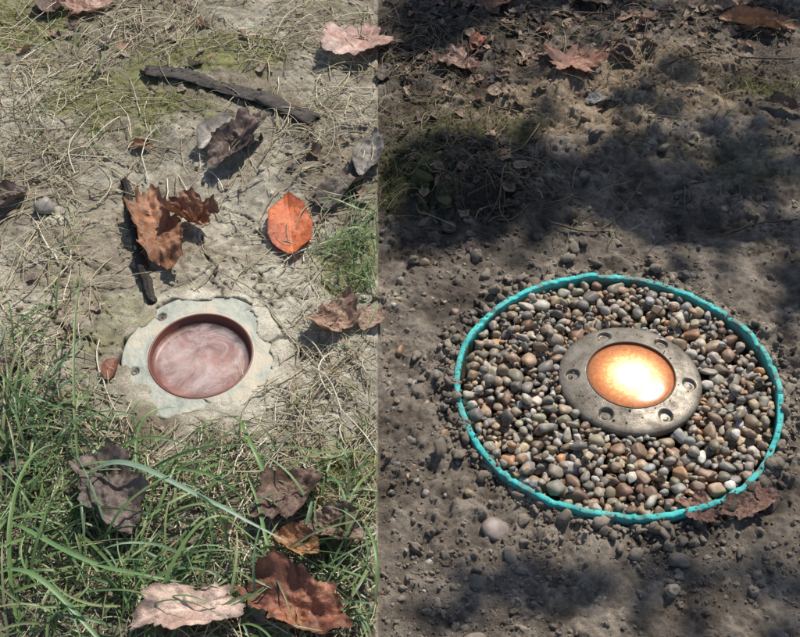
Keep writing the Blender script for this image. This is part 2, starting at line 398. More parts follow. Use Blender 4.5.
L.new(mx.outputs['Result'],b.inputs['Base Color']); b.inputs['Roughness'].default_value=.6
bp=N(nt,'ShaderNodeBump'); bp.inputs['Strength'].default_value=.9; bp.inputs['Distance'].default_value=.002; L.new(no.outputs['Fac'],bp.inputs['Height']); L.new(bp.outputs[0],b.inputs['Normal'])
mk('teal_pipe_ring',V,gridfaces(9,nt_,True),None,m)
nn=2600; a=rng.uniform(0,2*math.pi,nn); on=rng.random(nn)<.10; q=RR+np.where(on,rng.uniform(-.0055,0,nn),rng.exponential(.008,nn)); cx=RX+q*np.cos(a);cy=RY+q*np.sin(a)
r=np.clip(rng.lognormal(math.log(.0020),.65,nn),.0007,.0085); tz=np.interp(a,th,top); cz=np.where(on,tz-r*.2,ground_h(cx,cy)+r*.6); r=np.where(on,r*.5,r)
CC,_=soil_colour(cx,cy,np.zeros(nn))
scatter('soil_bits',np.stack([cx,cy,cz],1),r,CC*rng.uniform(.8,1.2,(nn,1)),TCs,I2[1],M_clod,alpha=np.full(nn,.85),flat=False)
# ---------------------------------------------------------------- new well light (right)
e=bpy.data.objects.new('well_light',None); scene.collection.objects.link(e); e.location=(BX,BY,.0065)
def polar(prof,n=288,fn=None):
    th=np.linspace(0,2*math.pi,n,endpoint=False); rr=[]
    for r,z in prof:
        xx=r*np.cos(th);yy=r*np.sin(th);zz=np.full(n,z)
        if fn: zz=fn(xx,yy,zz,r)
        rr.append(np.stack([xx,yy,zz],1))
    return np.concatenate(rr),gridfaces(len(prof),n,True)[:,::-1]
prof=[(.074,-.05),(.0745,-.008),(.0812,-.0065),(.0822,-.005),(.0823,.0012),(.0818,.0028),(.0806,.0038)]
for r in np.linspace(.079,.0525,34): prof.append((r,.0044+.0062*((.079-r)/.0265)**.8))
prof+=[(.0515,.0107),(.0508,.0105),(.0504,.0090),(.0502,.0065)]
HA=[math.radians(a) for a in (238,298,350,50,110,178)]
def dim(xx,yy,zz,r):
    if r<.055 or r>.0801: return zz
    for a in HA:
        d=np.hypot(xx-.0668*math.cos(a),yy-.0668*math.sin(a)); zz=zz-.0045*(1-ss(.0062,.0086,d))
    return zz
V,Fc=polar(prof,400,dim)
m,nt,b=mat_new('weathered_bronze'); L=nt.links
tc=N(nt,'ShaderNodeTexCoord'); no=N(nt,'ShaderNodeTexNoise'); no.inputs['Scale'].default_value=45; no.inputs['Detail'].default_value=9; no.inputs['Roughness'].default_value=.72; L.new(tc.outputs['Object'],no.inputs['Vector'])
rp=N(nt,'ShaderNodeValToRGB'); el=rp.color_ramp.elements; el[0].position=.33; el[0].color=(.075,.060,.044,1); el[1].position=.70; el[1].color=(.32,.28,.225,1); q=el.new(.5); q.color=(.175,.15,.118,1)
L.new(no.outputs['Fac'],rp.inputs[0]); L.new(rp.outputs[0],b.inputs['Base Color'])
b.inputs['Metallic'].default_value=.4
rm=N(nt,'ShaderNodeMapRange'); rm.inputs['To Min'].default_value=.70; rm.inputs['To Max'].default_value=.34; rm.inputs['From Min'].default_value=.3; rm.inputs['From Max'].default_value=.7; L.new(no.outputs['Fac'],rm.inputs['Value']); L.new(rm.outputs[0],b.inputs['Roughness'])
sp=N(nt,'ShaderNodeTexNoise'); sp.inputs['Scale'].default_value=600; sp.inputs['Detail'].default_value=4; L.new(tc.outputs['Object'],sp.inputs['Vector'])
bp=N(nt,'ShaderNodeBump'); bp.inputs['Strength'].default_value=.45; bp.inputs['Distance'].default_value=.0006; L.new(sp.outputs['Fac'],bp.inputs['Height']); L.new(bp.outputs[0],b.inputs['Normal'])
mk('flange',V,Fc,None,m,parent=e)
m,nt,b=mat_new('screw_metal'); b.inputs['Base Color'].default_value=(.13,.105,.08,1); b.inputs['Metallic'].default_value=.3; b.inputs['Roughness'].default_value=.65
M_screw=m
VV=[];FF=[];o_=0
for a in HA:
    pr=[(.0042,0),(.0042,.0008),(.0036,.0011),(.0020,.0012),(.0018,.0002),(.0001,.0002)]
    V,Fc=polar(pr,24); V=V+np.array([.0668*math.cos(a),.0668*math.sin(a),.0020]); VV.append(V);FF.append(Fc+o_);o_+=len(V)
mk('screws',np.concatenate(VV),np.concatenate(FF),None,M_screw,parent=e)
lp=[(.0503,.0068),(.049,.0082),(.045,.0092),(.036,.0104),(.024,.0111),(.012,.0114),(.0002,.0115)]
V,Fc=polar(lp,96)
m,nt,b=mat_new('lit_lens'); L=nt.links
tc=N(nt,'ShaderNodeTexCoord'); ln=N(nt,'ShaderNodeVectorMath',operation='LENGTH')
mp=N(nt,'ShaderNodeVectorMath',operation='MULTIPLY'); mp.inputs[1].default_value=(1,1,0); L.new(tc.outputs['Object'],mp.inputs[0])
no=N(nt,'ShaderNodeTexNoise'); no.inputs['Scale'].default_value=190; no.inputs['Detail'].default_value=8; no.inputs['Roughness'].default_value=.8; L.new(tc.outputs['Object'],no.inputs['Vector'])
of=N(nt,'ShaderNodeVectorMath',operation='ADD'); of.inputs[1].default_value=(-.002,.0015,0); L.new(mp.outputs[0],of.inputs[0]); L.new(of.outputs[0],ln.inputs[0])
ma=N(nt,'ShaderNodeMath',operation='MULTIPLY_ADD'); L.new(no.outputs['Fac'],ma.inputs[0]); ma.inputs[1].default_value=.040; L.new(ln.outputs['Value'],ma.inputs[2])
mr=N(nt,'ShaderNodeMapRange'); mr.inputs['From Min'].default_value=.012; mr.inputs['From Max'].default_value=.071; L.new(ma.outputs[0],mr.inputs['Value'])
rp=N(nt,'ShaderNodeValToRGB'); el=rp.color_ramp.elements
el[0].position=0; el[0].color=(1,.95,.80,1); el[1].position=1; el[1].color=(.20,.035,.012,1)
for p,c in ((.42,(1,.90,.62,1)),(.60,(1,.70,.30,1)),(.72,(.92,.36,.09,1)),(.85,(.62,.15,.04,1))):
    q=el.new(p); q.color=c
L.new(mr.outputs[0],rp.inputs[0])
st=N(nt,'ShaderNodeMapRange'); st.inputs['From Min'].default_value=.25; st.inputs['From Max'].default_value=.80; st.inputs['To Min'].default_value=1.7; st.inputs['To Max'].default_value=.7; L.new(mr.outputs[0],st.inputs['Value'])
L.new(rp.outputs[0],b.inputs['Emission Color']); L.new(st.outputs[0],b.inputs['Emission Strength'])
b.inputs['Base Color'].default_value=(.25,.12,.05,1); b.inputs['Roughness'].default_value=.15
mk('glowing_lens',V,Fc,None,m,parent=e)
# dark bezel ring round the lens
m,nt,b=mat_new('dark_gasket'); b.inputs['Base Color'].default_value=(.07,.035,.022,1); b.inputs['Roughness'].default_value=.5
V,Fc=polar([(.0518,.0104),(.0514,.0114),(.0506,.0116),(.0498,.0110),(.0494,.0090)],160)
mk('lens_bezel',V,Fc,None,m,parent=e)
nn=60; a=rng.uniform(0,6.28,nn); q=rng.uniform(.054,.080,nn); r=np.clip(rng.lognormal(math.log(.0008),.4,nn),.0004,.002)
gz=.0044+.0062*((.079-np.minimum(q,.079))/.0265)**.8
scatter('grit',np.stack([q*np.cos(a),q*np.sin(a),gz+r*.3],1),r,np.tile([.24,.19,.14],(nn,1))*rng.uniform(.6,1.4,(nn,1)),TCs,I2[1],M_clod,alpha=np.full(nn,.85),flat=False).parent=e
# ---------------------------------------------------------------- old well light (left)
e=bpy.data.objects.new('buried_well_light',None); scene.collection.objects.link(e); e.location=(LX,LY,.0005); e.scale=(1,1.10,1)
prof=[(.094,-.02),(.0935,.0005),(.0925,.0018)]+[(r,.0022+.0010*((.0915-r)/.03)) for r in np.linspace(.0915,.0635,40)]+[(.0628,.0034),(.0618,.0032),(.0612,.0024)]
HB=[math.radians(a) for a in (197,133)]
def dimb(xx,yy,zz,r):
    zz=zz+(fbm(xx,yy,.024,4,3)-.5)*.0042*ss(.0635,.068,r)*(r<.092)
    if r<.066 or r>.0915: return zz
    for a in HB:
        d=np.hypot(xx-.0785*math.cos(a),yy-.0785*math.sin(a)); zz=zz-.0040*(1-ss(.0045,.0065,d))
    return zz
V,Fc=polar(prof,400,dimb)
m,nt,b=mat_new('silted_flange'); L=nt.links
tc=N(nt,'ShaderNodeTexCoord'); no=N(nt,'ShaderNodeTexNoise'); no.inputs['Scale'].default_value=22; no.inputs['Detail'].default_value=10; no.inputs['Roughness'].default_value=.7; L.new(tc.outputs['Object'],no.inputs['Vector'])
rp=N(nt,'ShaderNodeValToRGB'); el=rp.color_ramp.elements; el[0].position=.34; el[0].color=(.22,.215,.17,1); el[1].position=.57; el[1].color=(.50,.44,.33,1); q=el.new(.42); q.color=(.32,.34,.285,1); q=el.new(.49); q.color=(.40,.405,.335,1)
L.new(no.outputs['Fac'],rp.inputs[0]); L.new(rp.outputs[0],b.inputs['Base Color']); b.inputs['Roughness'].default_value=.6
sp=N(nt,'ShaderNodeTexNoise'); sp.inputs['Scale'].default_value=380; sp.inputs['Detail'].default_value=6; L.new(tc.outputs['Object'],sp.inputs['Vector'])
ad=N(nt,'ShaderNodeMath',operation='MULTIPLY_ADD'); L.new(no.outputs['Fac'],ad.inputs[0]); ad.inputs[1].default_value=2.; L.new(sp.outputs['Fac'],ad.inputs[2])
bp=N(nt,'ShaderNodeBump'); bp.inputs['Strength'].default_value=.7; bp.inputs['Distance'].default_value=.0010; L.new(ad.outputs[0],bp.inputs['Height']); L.new(bp.outputs[0],b.inputs['Normal'])
mk('flange',V,Fc,None,m,parent=e)
VV=[];FF=[];o_=0
for a in HB:
    V,Fc=polar([(.0046,-.003),(.0046,.0012),(.0040,.0019),(.0018,.0019),(.0016,.0004),(.0001,.0004)],24); V=V+np.array([.0785*math.cos(a),.0785*math.sin(a),-.0012]); VV.append(V);FF.append(Fc+o_);o_+=len(V)
mk('screws',np.concatenate(VV),np.concatenate(FF),None,M_screw,parent=e)
m,nt,b=mat_new('red_gasket'); b.inputs['Base Color'].default_value=(.15,.05,.033,1); b.inputs['Roughness'].default_value=.4
V,Fc=polar([(.0625,.0005),(.0622,.0034),(.0612,.0040),(.0602,.0038),(.0596,.0026),(.0588,-.0070),(.0560,-.0092),(.0535,-.0098),(.0520,-.0102)],160)
mk('lens_bezel',V,Fc,None,m,parent=e)
m,nt,b=mat_new('copper_reflector'); L=nt.links
tc=N(nt,'ShaderNodeTexCoord'); no=N(nt,'ShaderNodeTexNoise'); no.inputs['Scale'].default_value=30; no.inputs['Detail'].default_value=7; L.new(tc.outputs['Object'],no.inputs['Vector'])
rp=N(nt,'ShaderNodeValToRGB'); el=rp.color_ramp.elements; el[0].position=.35; el[0].color=(.30,.14,.10,1); el[1].position=.66; el[1].color=(.55,.40,.34,1)
L.new(no.outputs['Fac'],rp.inputs[0]); L.new(rp.outputs[0],b.inputs['Base Color']); b.inputs['Roughness'].default_value=.75
V,Fc=polar([(.0535,-.0100),(.051,-.013),(.046,-.0155),(.038,-.0172),(.028,-.0182),(.0175,-.0188),(.015,-.0165),(.0002,-.0160)],128)
mk('reflector',V,Fc,None,m,parent=e)
m,nt,b=mat_new('dusty_glass'); L=nt.links
b.inputs['Base Color'].default_value=(.60,.49,.45,1); b.inputs['Roughness'].default_value=.10; b.inputs['Specular IOR Level'].default_value=.6
tr=N(nt,'ShaderNodeBsdfTransparent'); tr.inputs[0].default_value=(.95,.80,.75,1)
tc=N(nt,'ShaderNodeTexCoord'); no=N(nt,'ShaderNodeTexNoise'); no.inputs['Scale'].default_value=24; no.inputs['Detail'].default_value=11; no.inputs['Roughness'].default_value=.78; no.inputs['Distortion'].default_value=.9; L.new(tc.outputs['Object'],no.inputs['Vector'])
mr=N(nt,'ShaderNodeMapRange'); mr.inputs['From Min'].default_value=.42; mr.inputs['From Max'].default_value=.62; mr.inputs['To Min'].default_value=.22; mr.inputs['To Max'].default_value=.82; L.new(no.outputs['Fac'],mr.inputs['Value'])
# dust settles on the middle, the rim stays clear
ln=N(nt,'ShaderNodeVectorMath',operation='LENGTH'); L.new(tc.outputs['Object'],ln.inputs[0]); rm=N(nt,'ShaderNodeMapRange'); rm.inputs['From Min'].default_value=.046; rm.inputs['From Max'].default_value=.056; rm.inputs['To Min'].default_value=1; rm.inputs['To Max'].default_value=.15; L.new(ln.outputs['Value'],rm.inputs['Value'])
mu=N(nt,'ShaderNodeMath',operation='MULTIPLY'); L.new(mr.outputs[0],mu.inputs[0]); L.new(rm.outputs[0],mu.inputs[1])
ms=N(nt,'ShaderNodeMixShader'); L.new(mu.outputs[0],ms.inputs[0]); L.new(tr.outputs[0],ms.inputs[1]); L.new(b.outputs[0],ms.inputs[2])
gl=N(nt,'ShaderNodeBsdfGlossy'); gl.inputs['Roughness'].default_value=.08
m2=N(nt,'ShaderNodeMixShader'); m2.inputs[0].default_value=.06; L.new(ms.outputs[0],m2.inputs[1]); L.new(gl.outputs[0],m2.inputs[2])
L.new(m2.outputs[0],nt.nodes['Material Output'].inputs['Surface'])
V,Fc=polar([(.0589,-.0066),(.050,-.0046),(.036,-.0026),(.018,-.0012),(.0002,-.0008)],128)
mk('lens_glass',V,Fc,None,m,parent=e)
# ---------------------------------------------------------------- leaves
def leaf(name,u,v,L_,W_,ang,shape='oval',c1=(.3,.15,.08),c2=(.18,.09,.05),curl=.15,crump=.1,seed=0,tilt=0.,bend=0.,lift=.002,stem=.25,roll=0.,edge=.0):
    r=np.random.default_rng(seed+900)
    nr,nt=28,150
    th=np.linspace(0,2*math.pi,nt,endpoint=False)
    if shape=='oval':
        bx=np.cos(th); by=np.sin(th)*(1-.16*np.cos(th))
        tipf=1-ss(.55,1.,np.abs(np.cos(th)))*.4
        by=by*tipf*(1+.03*np.sin(th*9+seed))
    elif shape=='lobed':
        k=np.abs(np.cos(2.5*th))**1.1
        R=.50+.50*k; R*=np.where(np.cos(th)<-.6,.8,1.)
        R*=1+.09*np.sin(th*17)*k+.05*np.sin(th*29+1)
        bx=R*np.cos(th);by=R*np.sin(th)
    else:
        R=.86+.12*np.sin(2*th+r.uniform(0,6))+.09*np.sin(5*th+r.uniform(0,6))+.05*np.sin(11*th+r.uniform(0,6))+.03*np.sin(23*th)
        bx=R*np.cos(th);by=R*np.sin(th)
    bx=bx*(1+.012*r.normal(size=nt));by=by*(1+.012*r.normal(size=nt))
    rho=np.linspace(.002,1,nr)
    lx=(rho[:,None]*bx[None]).ravel(); ly=(rho[:,None]*by[None]).ravel()
    xx=lx*L_/2; yy=ly*W_/2
    sz=max(L_,W_)
    so=seed*3.7
    zz=curl*W_*(ly**2)*.5+bend*L_*(lx**2)*.5
    zz+=crump*sz*(fbm(xx+so,yy+so,sz*.32,3,seed)-.5)+crump*.45*sz*(fbm(xx+so,yy+so,sz*.1,3,seed+1)-.5)
    zz+=.06*W_*np.abs(ly)
    zz+=edge*sz*(rho.repeat(nt))**4*np.sin(np.tile(th,nr)*3+seed)
    if roll:
        a=ly*roll; yy=np.sin(a)/roll*W_/2*1.0; zz+=(1-np.cos(a))/abs(roll)*W_/2
    A=np.stack([xx,yy,zz],1)
    Rm=np.array(Matrix.Rotation(math.radians(ang),3,'Z')@Matrix.Rotation(math.radians(tilt),3,'Y'))
    A=A@Rm.T
    cx,cy=P(u,v)
    A[:,0]+=cx;A[:,1]+=cy
    g=gh_low(A[:,0],A[:,1])
    A[:,2]+=g+lift-np.percentile(zz,12)
    gg=ground_h(A[:,0],A[:,1])
    A[:,2]=np.maximum(A[:,2],np.maximum(gg,g-.01)+.0007)
    n1=fbm(xx+so,yy+so,sz*.25,4,seed+2); n2=fbm(xx+so,yy+so,.006,3,seed+4)
    C=lerp(np.ones((len(xx),1))*np.array([c1]),np.ones((len(xx),1))*np.array([c2]),ss(.35,.65,n1))
    C*=(.7+.6*n2)[:,None]; C*=(1-.3*ss(.88,1,rho.repeat(nt)))[:,None]
    C=np.where((n2>.74)[:,None],C*.5,C)
    Fc=gridfaces(nr,nt,True)
    Lu=np.stack([lx/2,ly/2*(W_/L_),0*lx],1)
    Vs=A
    if stem>0:
        t=np.linspace(0,1,8)
        sx=-L_/2*(.95+stem*2*t); sy=.02*L_*np.sin(t*3+seed)
        b0=A[np.argmin(lx+np.abs(ly)*.3)]
        Sp=np.stack([sx,sy,0*sx],1)@Rm.T; Sp=Sp-Sp[0]+b0
        Sp[:,2]=np.maximum(gh_low(Sp[:,0],Sp[:,1])+.0015,b0[2]*(1-t)+ (gh_low(Sp[:,0],Sp[:,1])+.002)*t)
        V2,F2=sweep(Sp[None],np.linspace(.0009,.0006,8)[None],'tube',5)
        Fc=np.vstack([Fc,F2+len(Vs)]); Vs=np.vstack([Vs,V2]); C=np.vstack([C,np.ones((len(V2),1))*np.array([c2])*.7]); Lu=np.vstack([Lu,np.tile([.03,.3,0],(len(V2),1))])
    return mk(name,Vs,Fc,C,M_leaf,L=Lu)
PK=(.50,.33,.25);PK2=(.36,.20,.15);BR1=(.33,.17,.085);BR2=(.20,.09,.05);DK=(.10,.065,.05);DK2=(.055,.04,.03);GY=(.33,.30,.26)
lf=[
 (88,8,.11,.075,20,'lobed',PK,PK2,.3,.15,0,0,.008),
 (52,2,.07,.05,100,'oval',(.16,.09,.06),DK,.3,.15,0,0,.006),
 (356,52,.145,.095,58,'ragged',(.56,.40,.33),(.42,.25,.20),.20,.14,6,0,.008),
 (238,150,.120,.070,55,'ragged',(.16,.11,.09),(.09,.065,.055),.3,.28,0,.7,.005),
 (216,140,.08,.030,60,'oval',(.40,.37,.33),(.28,.25,.22),.6,.1,0,1.,.007),
 (158,236,.160,.080,108,'ragged',(.40,.20,.11),(.24,.11,.055),.3,.30,0,.7,.006),
 (190,218,.085,.055,-20,'ragged',(.36,.18,.10),(.22,.10,.055),.5,.32,0,.7,.008),
 (290,225,.112,.058,97,'oval',(.60,.16,.055),(.46,.11,.04),.18,.07,0,0,.006),
 (334,323,.066,.072,150,'ragged',(.40,.26,.18),(.28,.16,.11),.5,.26,0,.3,.005),
 (372,322,.04,.035,60,'oval',(.42,.30,.22),(.33,.22,.15),.5,.2,0,0,.004),
 (345,188,.13,.05,60,'ragged',(.17,.14,.115),(.10,.08,.065),.3,.24,0,.8,.006),
 (369,160,.10,.04,80,'oval',(.27,.24,.21),(.16,.14,.12),.3,.2,0,0,.006),
 (5,205,.075,.05,50,'oval',(.14,.10,.09),DK,.4,.2,0,.7,.005),
 (2,375,.06,.03,50,'oval',(.28,.17,.11),DK,.4,.2,0,.7,.005),
 (112,372,.035,.02,80,'oval',(.30,.12,.08),BR2,.4,.1,0,.7,.005),
 (115,505,.12,.085,120,'ragged',(.21,.155,.13),(.12,.09,.075),.3,.24,0,0,.024),
 (290,506,.10,.065,60,'ragged',(.22,.145,.105),(.13,.08,.06),.4,.28,0,.5,.016),
 (333,540,.07,.045,170,'oval',(.26,.17,.13),(.14,.09,.065),.4,.3,0,.5,.018),
 (297,557,.055,.034,150,'oval',(.40,.20,.09),BR2,.4,.2,0,.6,.024),
 (190,624,.125,.058,15,'ragged',(.58,.42,.34),(.44,.29,.23),.2,.14,0,0,.022),
 (296,617,.120,.075,165,'ragged',(.34,.14,.08),(.20,.08,.05),.4,.28,0,.6,.022),
 (143,150,.03,.016,10,'oval',(.34,.15,.08),BR2,.4,.1,0,.7,.004),
 (572,70,.110,.100,75,'lobed',(.34,.17,.11),(.22,.10,.07),.25,.16,6,0,.005),
 (457,68,.10,.06,150,'lobed',(.40,.25,.19),(.27,.16,.12),.3,.25,0,0,.005),
 (500,10,.06,.05,40,'oval',(.30,.15,.10),(.17,.09,.06),.4,.25,0,.6,.004),
 (590,5,.07,.05,-20,'oval',(.34,.26,.20),(.22,.15,.11),.3,.2,0,.4,.004),
 (478,48,.04,.025,60,'oval',(.28,.10,.06),(.18,.07,.05),.4,.25,0,.6,.004),
 (758,30,.125,.038,-9,'oval',(.30,.17,.10),(.15,.08,.05),.5,.15,0,1.0,.006),
 (735,8,.08,.05,35,'ragged',(.36,.28,.20),(.2,.14,.1),.4,.25,0,.6,.004),
 (603,104,.055,.026,5,'ragged',(.26,.25,.24),(.16,.15,.14),.3,.2,0,.4,.005),
 (782,112,.06,.022,-30,'oval',(.15,.10,.075),(.09,.06,.05),.4,.25,0,.8,.004),
 (699,516,.055,.038,150,'lobed',(.27,.13,.09),(.18,.09,.065),.3,.2,0,0,.009),
 (742,512,.058,.034,20,'ragged',(.27,.15,.10),(.18,.10,.07),.3,.2,0,0,.007),
 (764,499,.03,.024,80,'oval',(.28,.16,.12),(.20,.10,.07),.3,.2,0,0,.006),
 (622,62,.05,.025,-35,'oval',(.13,.085,.065),(.08,.05,.04),.4,.2,0,.8,.004),
 (385,75,.045,.025,70,'oval',(.18,.14,.11),(.1,.08,.06),.3,.2,0,.4,.004),
]
for i,a in enumerate(lf):
    u,v,L_,W_,ang,shp,c1,c2,cu,cr,ti,ro_,li=a
    leaf('fallen_leaf' if i==0 else 'fallen_leaf.%03d'%i,u,v,L_,W_,ang,shp,c1,c2,cu,cr,i*3+1,ti,0.1,li,.15 if shp!='ragged' else 0,ro_, .03)
def litter(name,n,zones,cols,smin,smax):
    VV=[];FF=[];CC=[];LL=[];o_=0
    nt=14;th=np.linspace(0,2*math.pi,nt,endpoint=False);rho=np.array([.02,.5,1.])
    for i in range(n):
        zn=zones[rng.integers(len(zones))]
        u=rng.normal(zn[0],zn[2]);v=rng.normal(zn[1],zn[3])
        cx,cy=P(u,v)
        if u<-40 or u>850 or v<-40 or v>680 or abs(u-CX)<6 or (zn[0]<CX)!=(u<CX): continue
        if math.hypot(cx-RX,cy-RY)<RR+.02 or math.hypot(cx-LX,cy-LY)<.1: continue
        s=rng.uniform(smin,smax); w=s*rng.uniform(.35,.9)
        R=1+.18*rng.normal(size=nt)
        lx=(rho[:,None]*(R*np.cos(th))[None]).ravel(); ly=(rho[:,None]*(R*np.sin(th))[None]).ravel()
        A=np.stack([lx*s/2,ly*w/2,rng.uniform(0,.5)*w*ly**2+rng.uniform(-.2,.3)*s*lx**2+.05*s*rng.normal(size=len(lx))],1)
        Rm=np.array(Matrix.Rotation(rng.uniform(0,6.28),3,'Z')@Matrix.Rotation(rng.normal(0,.3),3,'X')); A=A@Rm.T
        g=gh_low(np.array([cx]),np.array([cy]))[0]
        A+= [cx,cy,g+rng.uniform(.001,.006)]
        VV.append(A);FF.append(gridfaces(3,nt,True)+o_);o_+=len(A)
        c=cols[rng.integers(len(cols))]; CC.append(np.tile(np.array(c)*rng.uniform(.7,1.25),(len(A),1))); LL.append(np.stack([lx/2,ly/2,0*lx],1))
    mk(name,np.concatenate(VV),np.concatenate(FF),np.concatenate(CC),M_leaf,L=np.concatenate(LL))
litter('leaf_litter',460,[(440,25,50,30),(560,20,80,22),(700,20,80,20),(480,90,60,30),(620,30,100,20),(470,175,35,25)],[(.2,.13,.09),(.13,.09,.07),(.28,.20,.14),(.08,.06,.05),(.26,.16,.11)],.005,.026)
litter('leaf_fragments',280,[(60,30,80,30),(330,170,30,40),(300,540,50,50),(100,540,80,60),(200,100,120,60),(330,610,40,20),(40,420,40,80)],[(.2,.13,.09),(.13,.09,.07),(.30,.24,.18),(.34,.19,.11),(.40,.33,.25)],.006,.024)
# ---------------------------------------------------------------- sticks
def stick(name,pts,r0,r1,col,lift=.004,flat=1.,seed=0,rag=.22):
    pu=np.array(pts,float); px,py=P(pu[:,0],pu[:,1]); t=np.linspace(0,1,len(px)); T=np.linspace(0,1,70)
    X_=np.interp(T,t,px);Y_=np.interp(T,t,py)
    X_+= (fbm(T*.3+seed,T*0,.03,3,seed)-.5)*.005; Y_+=(fbm(T*.3+seed,T*0+1,.03,3,seed+2)-.5)*.005
    zc=gh_low(X_,Y_); zc=np.polyval(np.polyfit(T,zc,2),T)*.5+zc*.5+lift
    R=(r0+(r1-r0)*T)*(.65+.7*fbm(T*.5+seed,T*0+.3,.035,4,seed+1)); R[0]*=.4;R[-1]*=.3
    V,Fc=sweep(np.stack([X_,Y_,zc],1)[None],R[None],'tube',14)
    V[:,2]=np.repeat(zc,14)+(V[:,2]-np.repeat(zc,14))*flat
    gr=np.random.default_rng(seed).normal(0,1,(14,3))*r0*rag
    V=V+np.tile(gr,(70,1))*(.6+.8*np.repeat(fbm(T*.4,T*0,.05,2,seed),14))[:,None]+(np.random.default_rng(seed+1).random(V.shape)-.5)*r0*.12
    c=np.array(col)*(np.random.default_rng(seed).uniform(.6,1.3,(len(V),1)))
    return mk(name,V,Fc,c,M_bark)
stick('bark_stick',[(146,76),(185,84),(225,97),(262,104),(314,128)],.0085,.0115,(.085,.075,.067),.006,flat=.55,seed=3,rag=.30)
stick('dead_twig',[(126,183),(130,215),(138,255),(146,280),(154,305)],.0048,.0066,(.065,.054,.046),.006,flat=.8,seed=5)
tw=[[(500,30),(545,52),(560,60)],[(560,52),(600,35),(640,22)],[(400,95),(450,100),(520,112)],[(478,150),(484,172),(494,200)],[(640,185),(620,215),(600,235)],[(720,235),(760,225),(798,222)],[(520,12),(590,18),(650,28)],[(660,75),(700,60),(730,58)],[(390,60),(440,48),(500,52)],[(545,228),(580,238),(610,236)],[(700,50),(740,60),(795,62)],[(385,20),(420,30),(450,60)]]
for i,t in enumerate(tw): stick('twig' if i==0 else 'twig.%03d'%i,t,.0014,.0008,(.17,.13,.09),.004,seed=i+11)
# ---------------------------------------------------------------- straw and grass
def keep_side(px,left):
    over=np.where(left,px.max(1)+.001,0); px=px-np.clip(over,0,None)[:,None]
    under=np.where(~left,.001-px.min(1),0); return px+np.clip(under,0,None)[:,None]
def straw(name,zones,n,lmin,lmax,r,cols,arch=.012,K=9,mat=None,lift=.0015):
    w=np.array([z[4] for z in zones],float);w/=w.sum()
    zi=rng.choice(len(zones),n,p=w)
    u=np.array([rng.normal(zones[k][0],zones[k][2]) for k in zi]);v=np.array([rng.normal(zones[k][1],zones[k][3]) for k in zi]); left=np.array([zones[k][0]<CX for k in zi])
    m=np.where(left,u<CX+10,u>CX-10); u=u[m];v=v[m];left=left[m];n=len(u)
    x0,y0=P(u,v)
    m=(~left)|(fbm(x0,y0,.10,3,11)+rng.normal(0,.05,n)>.47)|(rng.random(n)<.22)
    x0=x0[m];y0=y0[m];left=left[m];n=len(x0)
    a=rng.uniform(0,2*math.pi,n); L_=rng.uniform(lmin,lmax,n)*rng.uniform(.4,1,n); cv=rng.normal(0,.8,n)
    t=np.linspace(0,1,K)
    ang=a[:,None]+cv[:,None]*t[None]+rng.normal(0,.10,(n,K)).cumsum(1)
    st=L_[:,None]/(K-1)
    px=x0[:,None]+np.cumsum(np.cos(ang)*st,1)-np.cos(ang[:,:1])*st*K/2; py=y0[:,None]+np.cumsum(np.sin(ang)*st,1)-np.sin(ang[:,:1])*st*K/2
    px=keep_side(px,left)
    rl=np.hypot(px-LX,(py-LY)/1.1).min(1); rr=np.hypot(px-RX,py-RY).min(1)
    ok=(rr>RR+.004)&((rl>.084)|(rng.random(n)<.05))&(px.min(1)>-.9)
    px=px[ok];py=py[ok];n=len(px)
    z=gh_low(px,py)+lift+arch*rng.random((n,1))**2*np.sin(np.pi*np.clip(t[None]+rng.uniform(-.3,.3,(n,1)),0,1))+rng.uniform(0,.004,(n,1))
    R=r*rng.uniform(.5,1.3,(n,1))*(1-.6*t[None]**2)
    V,Fc=sweep(np.stack([px,py,z],2),R,'tube',4)
    c=np.array(cols)[rng.integers(len(cols),size=n)]*rng.uniform(.7,1.2,(n,1))
    return mk(name,V,Fc,percol(c,K,4),mat or M_straw)
SC=[(.60,.53,.37),(.50,.43,.28),(.38,.30,.19),(.66,.60,.46),(.28,.23,.14),(.36,.34,.18)]
straw('dry_grass',[(80,50,90,50,2.6),(250,40,100,40,2.0),(330,150,50,60,1.5),(50,150,50,60,1.6),(40,330,40,80,1.0),(60,470,70,60,1.6),(230,490,90,40,2.0),(330,410,45,70,1.6),(300,580,70,50,1.6),(120,580,90,50,1.3),(220,180,120,120,.9)],2700,.04,.19,.00085,SC)
straw('fine_dry_grass',[(80,50,90,50,3),(250,50,100,50,2),(60,470,70,70,1.6),(260,560,90,50,1.6),(200,280,120,150,1.2),(340,200,30,90,1)],2200,.02,.09,.00045,SC)
straw('roots_and_dry_grass',[(478,175,38,26,3.4),(430,110,40,40,2),(560,50,110,35,3),(700,30,90,30,2),(420,40,40,40,2),(640,200,90,50,.5),(640,90,120,40,.7)],1000,.025,.12,.00058,[(.26,.20,.12),(.16,.11,.07),(.36,.29,.19),(.10,.07,.05),(.13,.14,.06)],arch=.016)
